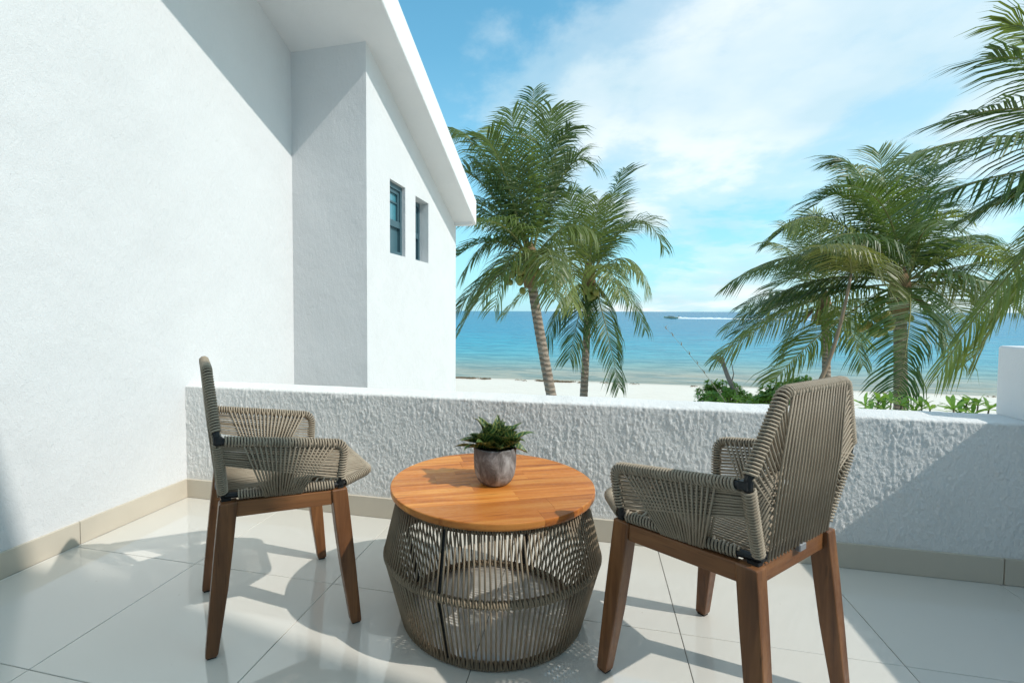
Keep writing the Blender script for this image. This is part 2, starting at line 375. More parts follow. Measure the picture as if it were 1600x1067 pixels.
# ------------------------------------------------------------------ rope furniture helpers
def round_path(pts, r, seg=5, closed=False):
    P = [Vector(p) for p in pts]; n = len(P); out = []
    for i, p in enumerate(P):
        if not closed and i in (0, n-1): out.append(p); continue
        a = P[i-1]; c = P[(i+1) % n]; da = (a-p); dc = (c-p); k = min(r, da.length*.45, dc.length*.45)
        A = p+da.normalized()*k; C_ = p+dc.normalized()*k
        for j in range(seg+1):
            t = j/seg; out.append(A*(1-t)**2 + p*2*t*(1-t) + C_*t**2)
    return out
def resample(pts, step, closed=False):
    P = [Vector(p) for p in pts]
    if closed: P = P+[P[0]]
    L = [0]
    for a, c in zip(P[:-1], P[1:]): L.append(L[-1]+(c-a).length)
    n = max(2, int(round(L[-1]/step))); out = []; k = 0
    for i in range(n+1):
        s = L[-1]*i/n
        while k < len(L)-2 and L[k+1] < s: k += 1
        t = (s-L[k])/max(1e-9, L[k+1]-L[k]); out.append(P[k].lerp(P[k+1], min(1, t)))
    return out
def wrap(b, pts, R, r, pitch, seg=9, sides=5, t0=0.0, t1=1.0):
    """rope wound round a bar: one helix of small tubes"""
    P = resample(pts, pitch/seg); n = len(P); N = None; hel = []
    for i, p in enumerate(P):
        T = (P[min(i+1, n-1)]-P[max(i-1, 0)]).normalized()
        if N is None: N = T.orthogonal().normalized()
        N = (N-T*N.dot(T)).normalized(); B = T.cross(N); f = i/(n-1)
        if t0 <= f <= t1:
            a = 2*PI*i/seg; w = 1+.03*noise.noise(Vector((i/seg*.7, 3, R*90)))
            hel.append(p+(N*math.cos(a)+B*math.sin(a))*R*w)
    b.tube(hel, r, sides)
def cord(b, p, q, r, sag=0.0, sides=6, jit=.0006):
    p = Vector(p)+Vector([random.uniform(-1, 1)*jit for _ in range(3)]); q = Vector(q)+Vector([random.uniform(-1, 1)*jit for _ in range(3)])
    if sag: b.tube([p, p.lerp(q, .25)+Vector((0, 0, -sag*.75)), p.lerp(q, .5)+Vector((0, 0, -sag)), p.lerp(q, .75)+Vector((0, 0, -sag*.75)), q], r, sides)
    else: b.tube([p, q], r, sides)
def lerp(a, c, t): return Vector(a).lerp(Vector(c), t)
CR = .0031; CT = .0027; TR = .0095; WRAP = .0128
# ------------------------------------------------------------------ chair (x forward, y left, z up)
def make_chair():
    root = empty('rope_armchair')
    # legs: straight outer edge, inner edge cut back towards the foot
    def leg(top, bot, s):
        tx, ty, tz = top; bx, by = bot[:2]; b = MB(); rings = []
        fx = 1 if tx > .2 else -1
        for z, wx, wy in ((tz, .050, .044), (.30, .049, .043), (.19, .046, .041), (.10, .040, .037), (.012, .034, .032), (.004, .030, .028)):
            t = 1-z/tz; cx = tx+(bx-tx)*t; cy = ty+(by-ty)*t
            ox = fx*(.050-wx)*.30; oy = s*(.044-wy)*.3
            cx += ox; cy += oy
            rings.append([(cx-wx/2, cy-wy/2, z), (cx+wx/2, cy-wy/2, z), (cx+wx/2, cy+wy/2, z), (cx-wx/2, cy+wy/2, z)])
        rings = rings[::-1]
        c = Vector((bx, by, 0)); b.loft([[Vector(p)-c for p in r] for r in rings])
        o = b.build('leg', M_LEG, root); o.location = c; bevel(o, .004, 2)
        f = MB(); f.box((-.012, -.011, 0), (.012, .011, .006)); p = f.build('foot_pad', M_RUBBER, o); p.location = (fx*.004, s*.003, 0)
    for s in (1, -1):
        leg((.366, s*.214, .441), (.409, s*.234, 0), s)
        leg((.052, s*.176, .441), (.006, s*.194, 0), s)
    def rail(p, q, h=.045, w=.024, zt=.4385):
        p, q = Vector((*p, 0)), Vector((*q, 0)); d = (q-p); L = d.length; c = (p+q)/2
        b = MB(); b.box((-L/2, -w/2, -h), (L/2, w/2, 0)); o = b.build('rail', M_RAIL, root); o.location = (c.x, c.y, zt)
        o.rotation_euler = (0, 0, math.atan2(d.y, d.x)); bevel(o, .003, 2)
    for s in (1, -1): rail((.070, s*.1745), (.346, s*.2165), w=.028)
    rail((.050, -.158), (.050, .158)); rail((.366, -.196), (.366, .196))
    # black metal frame
    ZS = .4545
    back = [(.040, -.163, ZS), (.021, -.258, .652), (.002, -.157, .833), (.002, .157, .833), (.021, .258, .652), (.040, .163, ZS)]
    backp = round_path(back, .022)
    seatf = [(.040, -.163, ZS), (.372, -.226, ZS), (.488, -.150, ZS+.006), (.488, .150, ZS+.006), (.372, .226, ZS), (.040, .163, ZS)]
    seatp = round_path(seatf, .03)
    arm = {s: round_path([(.024, s*.256, .642), (.382, s*.246, .587), (.371, s*.227, ZS)], .034, 7) for s in (1, -1)}
    fr = MB(); fr.tube(backp, TR, 8); fr.tube(seatp, TR, 8); fr.tube([(.040, -.163, ZS), (.040, .163, ZS)], TR, 8)
    for s in (1, -1):
        fr.tube(arm[s], TR, 8)
        fr.box((.018, s*.2555-.0095, .634), (.036, s*.2555+.0095, .652))      # clamp block at the elbow
        fr.box((.364, s*.222-.008, ZS-.018), (.380, s*.222+.008, ZS-.004))  # bracket on the front leg
        fr.box((.034, s*.167-.009, ZS-.018), (.060, s*.167+.009, ZS-.006))  # bracket on the rear leg
    fr.build('metal_frame', M_BLACK, root)
    # rope wound round the bars
    w = MB(); pit = .0082
    L = lambda P: sum((Vector(a)-Vector(c)).length for a, c in zip(P[:-1], P[1:]))
    seg = lambda p, q, a, c: [lerp(p, q, a), lerp(p, q, c)]
    upper = round_path([lerp(back[1], back[2], .06), back[2], back[3], lerp(back[4], back[3], .06)], .022)
    wrap(w, upper, WRAP, CR, pit)
    for i, j in ((0, 1), (5, 4)): wrap(w, seg(back[i], back[j], .06, .90), WRAP, CR, pit)
    w.build('back_wrapping', M_CORD, root, True)
    for s in (1, -1):
        w = MB(); P = arm[s]; wrap(w, P, WRAP, CR, pit, t0=.035, t1=.955); w.build('arm_wrapping', M_CORD, root, True)
    w = MB()
    for s in (0, 1):
        P = [seatf[0], seatf[1], seatf[2]] if s == 0 else [seatf[5], seatf[4], seatf[3]]
        wrap(w, seg(P[0], P[1], .12, .95), WRAP, CR, pit)
    wrap(w, round_path([lerp(seatf[1], seatf[2], .1), seatf[2], seatf[3], lerp(seatf[4], seatf[3], .1)], .03), WRAP, CR, pit)
    w.build('seat_wrapping', M_CORD, root, True)
    # seat: long cords front to back in the middle, short ones across the sides
    b = MB(); n = 21
    for k in range(n):
        t = k/(n-1); yr = -.146+.292*t; yf = -.143+.286*t
        for dz in (.0105, -.0085): cord(b, (.036, yr+(.006 if dz < 0 else 0), ZS+dz), (.491, yf+(.006 if dz < 0 else 0), ZS+.006+dz), CR, .006 if dz > 0 else .004)
    for s in (1, -1):
        for k in range(13):
            t = (k+.5)/13; o = lerp((.075, s*.172, ZS), (.372, s*.226, ZS), t); i_ = Vector((o.x+.035, s*.128, ZS-.002))
            for dz in (.0095, -.009): cord(b, o+Vector((0, 0, dz)), i_+Vector((0, 0, dz*.35)), CR)
        for k in range(9):
            t = (k+.5)/9; o = lerp((.380, s*.221, ZS), (.470, s*.162, ZS+.005), t); i_ = Vector((o.x-.085, s*(.128), ZS-.001))
            for dz in (.0095, -.008): cord(b, o+Vector((0, 0, dz)), i_+Vector((0, 0, dz*.35)), CR)
    b.build('seat_weave', M_CORD, root, True)
    # back: upright cords in the middle panel, slanting cords in both wings
    b = MB(); n = 20
    def bx(z): return .040-(z-ZS)*.0986
    for k in range(n):
        t = k/(n-1)
        for dx, sh in ((-.0130, 0), (.0120, .5)):
            tt = min(1, (k+sh)/(n-1)); yt = -.134+.268*tt; yb = -.148+.296*tt; ym = -.152+.304*tt
            z0, z1 = ZS-.006, .836
            pts = [Vector((bx(z0)+dx, yb, z0)), Vector((bx(.65)+dx*.9-.004, ym, .65)), Vector((bx(z1)+dx, yt, z1))]
            pts = [p+Vector((0, random.uniform(-1, 1)*.0009, 0)) for p in pts]; b.tube(pts, CT, 6)
    def edge(z): return .132+.017*(.852-z)/.2 if z > .652 else .149
    for s in (1, -1):
        for k in range(13):
            t = (k+.5)/13; o = lerp((.021, s*.258, .652), (.002, s*.160, .827), t); zi = max(.50, o.z-.10-.015*(1-t)); yi = s*(edge(zi)-.035)
            if zi > .8: yi = s*.12
            for dx in (-.0095, .0095): cord(b, (o.x+dx, o.y, o.z), (bx(zi)-.002+dx*.2, yi, zi), CT)
        for k in range(13):
            t = (k+.5)/13; o = lerp((.039, s*.168, .470), (.025, s*.250, .640), t); zi = min(.66, o.z+.02+.085*t**.6); yi = s*(edge(zi)-.035)
            for dx in (-.0095, .0095): cord(b, (o.x+dx, o.y, o.z), (bx(zi)-.002+dx*.2, yi, zi), CT)
    b.build('back_weave', M_CORD, root, True)
    # arms: a fan of cords from arm to seat rail crossing level cords from front post to rear post
    for s in (1, -1):
        b = MB(); a0, a1 = (.024, s*.256, .642), (.382, s*.246, .587)
        r0, r1 = seatf[5 if s > 0 else 0], seatf[4 if s > 0 else 1]
        for k in range(19):
            t = k/18; p = lerp(a0, a1, .17+.74*t); q = lerp(r0, r1, .34+.30*t)
            for dy in (-.0108, .0108): cord(b, p+Vector((0, dy*1.08, .003)), q+Vector((0, dy*1.15, -.012)), CT)
        for k in range(10):
            t = k/9; p = lerp((.381, s*.243, .566), (.374, s*.229, ZS+.022), t); z_ = .628-.060*t; q = Vector((.0275, s*(.163+(z_-ZS)/.1875*.093), z_))
            for dy in (-.0045, .0045): cord(b, p+Vector((.004, dy, 0)), q+Vector((-.006, dy, random.uniform(-1, 1)*.001)), CT, .002)
        b.build('arm_weave', M_CORD, root, True)
    c = MB(); c.box((-.006, -.016, -.010), (.006, .016, .008)); o = c.build('plastic_clip', M_CLIP, root); o.location = (.030, -.012, ZS-.012); bevel(o, .002, 1)
    return root
chair = make_chair()
chair.location = (-1.201, 1.338, 0); chair.rotation_euler = (0, 0, math.radians(43.14))
tag(chair, 'taupe rope armchair seen from its side, beside the tall white villa wall', 'chair', 'rope armchairs at the round table')
c2 = copy_tree(chair); c2.location = (.508, 1.304, 0); c2.rotation_euler = (0, 0, math.radians(137.0))
tag(c2, 'taupe rope armchair with its woven back turned to the viewer, near the beach shrubs', 'chair')
# ------------------------------------------------------------------ round table
TC = Vector((-.321, 1.613, 0)); RT_, TZ0, TZ1 = .335, .415, .438
table = empty('round_table', TC, label='round coffee table with orange wooden top on a woven rope drum base', cat='table')
def clip_poly(poly, ax, val, keep_less):
    out = []
    for i in range(len(poly)):
        a, c = poly[i], poly[(i+1) % len(poly)]
        ia = (a[ax] <= val) == keep_less or a[ax] == val; ic = (c[ax] <= val) == keep_less or c[ax] == val
        if ia: out.append(a)
        if ia != ic:
            t = (val-a[ax])/(c[ax]-a[ax]); out.append((a[0]+(c[0]-a[0])*t, a[1]+(c[1]-a[1])*t))
    return out
top = empty('tabletop'); top.parent = table; top.rotation_euler = (0, 0, math.radians(24.5))
circle = [(RT_*math.cos(2*PI*k/160), RT_*math.sin(2*PI*k/160)) for k in range(160)]
ys = [-RT_]; 
while ys[-1] < RT_: ys.append(ys[-1]+random.uniform(.068, .095))
ys[-1] = RT_+.001
rr = random.Random(5)
for y0, y1 in zip(ys[:-1], ys[1:]):
    xs_ = [-RT_-.01, rr.uniform(-.22, -.05), rr.uniform(.08, .25), RT_+.01] if rr.random() < .3 else [-RT_-.01, rr.uniform(-.15, .15), RT_+.01]
    for x0, x1 in zip(xs_[:-1], xs_[1:]):
        g = .00025; P = circle
        for ax, v, less in ((0, x1-g, True), (0, x0+g, False), (1, y1-g, True), (1, y0+g, False)): P = clip_poly(P, ax, v, less)
        if len(P) < 3: continue
        area = abs(sum(a[0]*c[1]-a[1]*c[0] for a, c in zip(P, P[1:]+P[:1])))/2
        if area < 2e-5: continue
        cx = sum(p[0] for p in P)/len(P); cy = sum(p[1] for p in P)/len(P)
        def ring(z, ins, dz=0):
            o = []
            for p in P:
                r = math.hypot(*p); k = (RT_-ins)/RT_ if r > RT_-.0012 else 1
                o.append((p[0]*k-cx, p[1]*k-cy, z))
            return o
        b = MB(); dz = rr.uniform(-.00025, .00025)
        b.loft([ring(TZ0, .005), ring(TZ0+.004, .001), ring(TZ0+.008, 0), ring(TZ1-.004, 0), ring(TZ1-.0012+dz, .0009), ring(TZ1+dz, .0032)])
        o = b.build('plank', M_TOP, top); o.location = (cx, cy, 0)
RA, RM, RB = .300, .345, .287; ZA, ZM, ZB = .405, .222, .013
base = MB()
def ring_pts(r, z, n=96): return [(r*math.cos(2*PI*k/n), r*math.sin(2*PI*k/n), z) for k in range(n)]
for r, z, tr in ((RA, ZA, .008), (RM-.004, ZM, .008), (RB, ZB, .008)): base.tube(ring_pts(r, z), tr, 8, closed=True)
base.build('metal_rings', M_BLACK, table, True)
for k, a in enumerate((-104, -14, 76, 166)):
    a = math.radians(a); b = MB(); ca, sa = math.cos(a), math.sin(a); tx, ty = -sa*.008, ca*.008
    rings = []
    for r, z in ((RB+.004, .004), (RM+.004, ZM), (RA+.004, ZA+.008)):
        rings.append([(r*ca-tx, r*sa-ty, z), (r*ca+tx, r*sa+ty, z), ((r-.006)*ca+tx, (r-.006)*sa+ty, z), ((r-.006)*ca-tx, (r-.006)*sa-ty, z)])
    b.loft(rings); b.build('upright_bar', M_BLACK, table)
b = MB(); N = 144; cr = .0033
for k in range(N):
    a = 2*PI*(k+random.uniform(-.1, .1))/N
    a2 = a+2*PI/N*.45; a3 = a+2*PI/N*.5
    P = lambda r, z, an: (r*math.cos(an), r*math.sin(an), z)
    b.tube([P(RA+.009, ZA+.004, a), P(RM+.009, ZM+.001, a2)], cr, 6)
    b.tube([P(RM+.009, ZM, a2), P(RB+.009, ZB-.004, a3)], cr, 6)
b.build('drum_weave', M_CORD2, table, True)
for r, z, nm in ((RM, ZM, 'ring_wrapping'), (RB, ZB+.001, 'ring_wrapping'), (RA, ZA-.001, 'ring_wrapping')):
    b = MB(); P = ring_pts(r, z, 240); P.append(P[0]); wrap(b, P, .0105, cr*.95, .0078, 8, 5); b.build(nm, M_CORD2, table, True)
# ------------------------------------------------------------------ potted plant
M_POT = None
def m_pot():
    t = mat('mottled_grey_concrete')
    a = t.noise(t.mapping(t.obj, (1, 1, .55), (3, 1, 0)), 26, 6, .65, .6); f = t.noise(t.obj, 240, 3, .6)
    c = t.ramp(a, ((.32, (.085, .077, .074)), (.46, (.17, .158, .154)), (.56, (.29, .28, .277)), (.70, (.45, .445, .445))))
    t.set(color=c, rough=.72, spec=.3, normal=t.bump(t.math('ADD', t.math('MULTIPLY', a, .5), f), .25, .002)); return t.m
M_POT = m_pot()
M_SOIL = m_simple('dark_potting_soil', (.03, .022, .015), .95, .1, var=.5, scale=90, bump=.8)
def m_leaf_striped():
    t = mat('striped_snake_plant_leaf')
    sep = t.new('ShaderNodeSeparateXYZ', i_0=t.uv); u = t.math('ABSOLUTE', t.math('SUBTRACT', sep.outputs[0], .5)); v = sep.outputs[1]
    wv = t.noise(t.obj, 60, 3, .6)
    ph = t.math('ADD', t.math('MULTIPLY', t.math('SUBTRACT', v, t.math('MULTIPLY', u, .35)), 46), t.math('MULTIPLY', wv, 5.0))
    st = t.math('SINE', ph); st = t.ramp(st, ((.45, 0), (.9, 1)))
    edge = t.ramp(u, ((.38, 0), (.46, 1)))
    dark = (.035, .085, .026); lite = (.25, .33, .10)
    lt = t.mix(t.rnd, lite, (.36, .34, .09))
    c = t.mix(t.math('MULTIPLY', st, .75), dark, lt); c = t.mix(t.math('MULTIPLY', edge, .6), c, (.34, .36, .10))
    t.set(color=c, rough=.38, spec=.45); return t.m
M_PLEAF = m_leaf_striped()
plant = empty('potted_plant', TC+Vector((.012, -.012, TZ1)), label='small succulent with striped green leaves in a round grey concrete pot', cat='plant')
b = MB(); prof = [(.0, .0), (.036, .0), (.046, .003), (.056, .013), (.064, .030), (.0685, .052), (.070, .080), (.0702, .119), (.0695, .1225), (.0665, .1232), (.064, .121), (.0635, .110), (.0, .108)]
b.lathe(prof, 64); b.build('pot', M_POT, plant, True)
b = MB(); b.lathe([(0, .1045), (.0632, .1045), (.0632, .1095), (.03, .112), (0, .113)], 32); b.build('soil', M_SOIL, plant, True)
def leaf_mesh(L, Wd, bend, tipc, curl, seed):
    b = MB(); b.uv = []; ns, nw = 10, 6; r = random.Random(seed); vs = []
    ang = 0; y = 0; z = 0
    for i in range(ns+1):
        t = i/ns
        wd = Wd*(.42+.58*math.sin(PI*min(1, t*1.25+.08))**.8 if t < .72 else 0)
        if t >= .55:
            k = (t-.55)/.45; wd = Wd*(1-k**1.8)*(1-.25*k)*.98
        elif t < .55: wd = Wd*(.45+.55*math.sin(PI/2*t/.5)) if t < .5 else Wd
        for j in range(nw+1):
            u = j/nw-.5; fold = curl*abs(u)*2*wd*.5
            vs.append((u*wd, y, z+fold+.0012*math.sin(9*t+7*u+seed))); b.uv.append((j/nw, t))
        a = bend*t+(tipc*(t-.7)*4 if t > .7 else 0); y += L/ns*math.cos(a); z -= L/ns*math.sin(a)
    fs = [(i*(nw+1)+j, i*(nw+1)+j+1, (i+1)*(nw+1)+j+1, (i+1)*(nw+1)+j) for i in range(ns) for j in range(nw)]
    b.add(vs, fs); return b.mesh('leaf', M_PLEAF, True)
rr = random.Random(11)
LEAVES = []
for i in range(36):
    f = i/35; az = i*2.399+rr.uniform(-.3, .3); tilt = math.radians(80-66*f**.9+rr.uniform(-9, 9))
    LEAVES.append((az, tilt, rr.uniform(.074, .094), rr.uniform(.054, .072), f))
LEAVES += [(math.radians(190), math.radians(14), .105, .022, 1.0), (math.radians(176), math.radians(32), .10, .030, .9), (math.radians(18), math.radians(42), .125, .030, .85), (math.radians(150), math.radians(58), .115, .036, .5), (math.radians(80), math.radians(80), .105, .034, .1), (math.radians(40), math.radians(56), .11, .044, .5), (math.radians(165), math.radians(70), .11, .034, .3), (math.radians(300), math.radians(50), .10, .05, .6), (math.radians(250), math.radians(40), .09, .05, .7)]
for i, (az, tilt, L, Wd, f) in enumerate(LEAVES):
    o = link('leaf', leaf_mesh(L, Wd, rr.uniform(.1, .9)*(.4+.6*f), rr.uniform(-.5, .9), rr.uniform(.3, .8), i), plant)
    R = Matrix.Rotation(az-PI/2, 4, 'Z') @ Matrix.Rotation(tilt, 4, 'X') @ Matrix.Rotation(rr.uniform(-.5, .5), 4, 'Y')
    rad = .006+.030*f; o.matrix_local = Matrix.Translation((rad*math.cos(az), rad*math.sin(az), .112+.012*(1-f))) @ R
# ------------------------------------------------------------------ beach and sea
Z_SAND, Z_SEA, SHORE = -3.4, -3.45, 32.5
def m_sand():
    t = mat('white_beach_sand')
    a = t.noise(t.pos, .5, 6, .6); f = t.noise(t.pos, 9, 5, .65); g = t.noise(t.mapping(t.pos, (.6, 1.6, 1)), 1.8, 4, .6, .4)
    sep = t.new('ShaderNodeSeparateXYZ', i_0=t.pos)
    wet = t.ramp(t.math('ADD', t.math('MULTIPLY', t.math('SUBTRACT', sep.outputs[1], SHORE-1.4), .7), t.math('MULTIPLY', t.math('SUBTRACT', a, .5), .8)), ((.1, 0), (.9, 1)))
    c = t.mix(a, (.73, .655, .56), (.80, .735, .65)); c = t.mix(t.math('MULTIPLY', wet, .55), c, (.44, .36, .27))
    t.set(color=c, rough=.9, spec=.2, normal=t.bump(t.math('ADD', t.math('MULTIPLY', g, 1.0), t.math('MULTIPLY', f, .25)), .6, .09)); return t.m
def m_sea():
    t = mat('turquoise_sea_water')
    sep = t.new('ShaderNodeSeparateXYZ', i_0=t.pos); y = t.math('SUBTRACT', sep.outputs[1], SHORE)
    big = t.noise(t.mapping(t.pos, (.035, .10, 1)), 1.0, 4, .55); mid = t.noise(t.mapping(t.pos, (.16, .5, 1)), 1.0, 5, .6, .3)
    # depth of water grows with the distance from the shore
    yy = t.math('MULTIPLY', y, t.math('ADD', .72, t.math('MULTIPLY', t.math('ADD', t.math('MULTIPLY', big, .6), t.math('MULTIPLY', mid, .5)), .52)))
    lg = t.math('DIVIDE', t.math('LOGARITHM', t.math('ADD', t.math('MAXIMUM', yy, 0.0), 1.0), 10), 3.2)
    c = t.ramp(lg, ((.0, (.43, .37, .27)), (.24, (.38, .36, .28)), (.33, (.22, .36, .33)), (.41, (.08, .36, .42)), (.50, (.022, .32, .43)), (.60, (.010, .25, .39)), (.74, (.006, .21, .35)), (.90, (.005, .165, .305)), (1.0, (.005, .155, .29))))
    w1 = t.noise(t.mapping(t.pos, (.30, .95, 1)), 1.0, 5, .6, .5); w2 = t.noise(t.mapping(t.pos, (1.4, 3.6, 1)), 1.0, 4, .6, .3)
    w3 = t.noise(t.mapping(t.pos, (.05, .22, 1), (0, 0, 0), (0, 0, .12)), 1.0, 4, .55, .6)
    h = t.math('ADD', t.math('MULTIPLY', w1, .55), t.math('ADD', t.math('MULTIPLY', w2, .16), t.math('MULTIPLY', w3, 1.2)))
    c = t.mix(t.ramp(w1, ((.42, 0), (.58, 1.0))), c, t.mix(1.0, c, (.50, .66, .74), 'MULTIPLY'))
    t.set(color=c, rough=.25, spec=.08, normal=t.bump(h, .85, .6)); return t.m
b = MB()
ysd = [-40, 2.0, 8, 14, 20, 24, 27, 29, 30.5, 31.5, 32.2, 33, 34, 36, 40, 60]; xsd = [-3000, -400, -80] + list(np.linspace(-40, 60, 60)) + [120, 500, 3000]
vs = []
for y in ysd:
    for x_ in xsd:
        z = Z_SAND + .05*noise.noise(Vector((x_*.12, y*.2, 0)))*(y < 31) - max(0, y-31.6)*.055
        vs.append((x_, y, z))
m_ = len(xsd); b.add(vs, [(i*m_+j, i*m_+j+1, (i+1)*m_+j+1, (i+1)*m_+j) for i in range(len(ysd)-1) for j in range(m_-1)])
tag(b.build('beach', m_sand(), None, True), kind='structure')
b = MB(); xs_ = list(np.linspace(-60, 90, 240)); vs = []
for x_ in [-30000, -4000, -400] + xs_ + [500, 4000, 30000]:
    yb = SHORE - .9 + .22*noise.noise(Vector((x_*.13, 0, 0))) + .10*noise.noise(Vector((x_*.5, 2, 0)))
    for y in (yb, 45, 90, 400, 3000, 30000): vs.append((x_, y, Z_SEA+.012))
nn = 6; b.add(vs, [(i*nn+j, (i+1)*nn+j, (i+1)*nn+j+1, i*nn+j+1) for i in range(len(vs)//nn-1) for j in range(nn-1)])
tag(b.build('sea', m_sea()), kind='structure')
M_WEED = m_simple('brown_seaweed', (.20, .13, .07), .9, .2, var=.4, scale=8)
b = MB(); rw = random.Random(3)
for k in range(120):
    cx = rw.choice([rw.uniform(-9.5, -6.4), rw.uniform(-3.4, -.6), rw.uniform(-30, 40)]); s = rw.uniform(.05, .22)
    yb = SHORE - 1.15 + .22*noise.noise(Vector((cx*.13, 0, 0))) + rw.gauss(0, .12)
    for q in range(3):
        a = rw.uniform(0, PI); p = Vector((cx+rw.uniform(-.2, .2), yb, Z_SAND+.03)); d = Vector((math.cos(a)*s, math.sin(a)*s*.4, 0))
        b.tube([p-d, p+Vector((0, 0, .05)), p+d], .02, 4)
tag(b.build('seaweed', M_WEED), kind='stuff')
# ------------------------------------------------------------------ boat and its wake
M_HULL = m_simple('cream_boat_hull', (.62, .55, .36), .3, .5, var=.06); M_BDK = m_simple('dark_boat_trim', (.16, .15, .13), .4, .4); M_BW = m_simple('white_boat_deck', (.78, .76, .72), .35, .5)
boat = empty('motor_boat', (47.4, 333, Z_SEA), label='small cream motor boat speeding on the sea near the horizon', cat='boat')
b = MB(); rings = []
for t in np.linspace(0, 1, 9):
    x_ = 4.4-8.4*t; bw = 1.25*(1-max(0, (t-.55)/.45)**2.2); lift = .55*max(0, t-.3)**1.2
    rings.append([(x_, -bw, 1.05+lift*1.2), (x_, -bw*.85, .35+lift), (x_, 0, -.1+lift*1.6), (x_, bw*.85, .35+lift), (x_, bw, 1.05+lift*1.2), (x_, 0, .95+lift*1.2)])
b.loft(rings); b.build('hull', M_HULL, boat)
b = MB(); b.loft([[(x_, s*1.0*k, 1.15+h) for s, h in ((-1, 0), (1, 0), (.8, .55*g), (-.8, .55*g))] for x_, k, g in ((2.2, 1, .5), (.2, 1, 1), (-1.4, .8, .9), (-2.3, .6, .15))]); b.build('windscreen', M_BDK, boat)
b = MB(); b.box((-.6, -1.1, 2.15), (2.6, 1.1, 2.25))
for px_, py_ in ((-.4, -1), (-.4, 1), (2.4, -1), (2.4, 1)): b.tube([(px_, py_, 1.05), (px_, py_, 2.17)], .05, 6)
b.build('canopy', M_BW, boat)
b = MB(); b.loft([[(x_, -.25, z), (x_, .25, z), (x_, .25, z+h), (x_, -.25, z+h)] for x_, z, h in ((4.4, .5, 1.2), (4.9, .3, 1.5), (5.2, .4, 1.1))]); b.build('outboard_motor', M_BDK, boat)
M_FOAM = m_simple('white_sea_foam', (.86, .88, .90), .9, .1, var=.05)
b = MB(); rw = random.Random(9); vs = []; nx = 150
for i in range(nx+1):
    t = i/nx; x_ = 50.5+118*t; hw = .8+1.9*t**.6; h = (.95*math.exp(-t*7)+.42*(1-t)**.7+.10)*(.55+.9*abs(noise.noise(Vector((x_*.22, 0, 0)))))
    h *= 1.25 if .13 < t < .27 else 1
    for k, (yy, hh) in enumerate(((-hw, -.05), (-hw*.6, .7), (0, 1), (hw*.6, .7), (hw, -.05))): vs.append((x_, 333+yy, Z_SEA+.02+h*hh+(.0 if k in (0, 4) else rw.uniform(0, .12))))
b.add(vs, [(i*5+k, (i+1)*5+k, (i+1)*5+k+1, i*5+k+1) for i in range(nx) for k in range(4)])
tag(b.build('boat_wake', M_FOAM), kind='stuff')
# ------------------------------------------------------------------ palms
def m_frond(name, dark, lite, yellow):
    t = mat(name)
    sep = t.new('ShaderNodeSeparateXYZ', i_0=t.uv)
    c = t.mix(t.noise(t.obj, 3.0, 3, .6), dark, lite); c = t.mix(t.math('MULTIPLY', t.math('POWER', t.rnd, 2.2), .75), c, yellow)
    t.set(color=c, rough=.42, spec=.42)
    tr = t.new('ShaderNodeBsdfTranslucent', i_Color=t.mix(1.0, c, (1.5, 1.6, .7), 'MULTIPLY'))
    mx = t.new('ShaderNodeMixShader', i_0=.30); t.l.new(t.b.outputs[0], mx.inputs[1]); t.l.new(tr.outputs[0], mx.inputs[2]); t.l.new(mx.outputs[0], t.out.inputs[0]); return t.m
M_FROND = m_frond('green_palm_frond', (.032, .074, .030), (.095, .155, .046), (.28, .30, .075))
M_FRONDY = m_frond('yellowing_palm_frond', (.085, .12, .035), (.13, .16, .05), (.22, .21, .06))
M_RACH = m_simple('yellow_green_frond_stem', (.19, .19, .06), .5, .4, var=.25, scale=5)
M_STALK = m_simple('dry_brown_stalk', (.26, .19, .13), .7, .3, var=.2, scale=6)
def m_trunk():
    t = mat('ringed_palm_bark'); sep = t.new('ShaderNodeSeparateXYZ', i_0=t.pos)
    n = t.noise(t.pos, 6, 5, .6); w = t.math('SINE', t.math('ADD', t.math('MULTIPLY', sep.outputs[2], 58), t.math('MULTIPLY', n, 5)))
    c = t.mix(t.ramp(w, ((.0, 0), (.8, 1))), (.34, .27, .215), (.19, .145, .11)); c = t.mix(t.ramp(n, ((.4, 0), (.75, .6))), c, (.42, .36, .30))
    t.set(color=c, rough=.9, spec=.15, normal=t.bump(t.math('ADD', w, t.math('MULTIPLY', n, 2)), .6, .03)); return t.m
M_TRUNK = m_trunk()
def m_nut():
    t = mat('green_coconut'); c = t.mix(t.rnd, (.15, .20, .04), (.36, .30, .08)); t.set(color=c, rough=.4, spec=.4); return t.m
M_NUT = m_nut(); M_HUSK = m_simple('dry_palm_sheath', (.20, .13, .075), .9, .15, var=.4, scale=12)
def bez(a, c, d, t): return a*(1-t)**2 + c*2*t*(1-t) + d*t*t
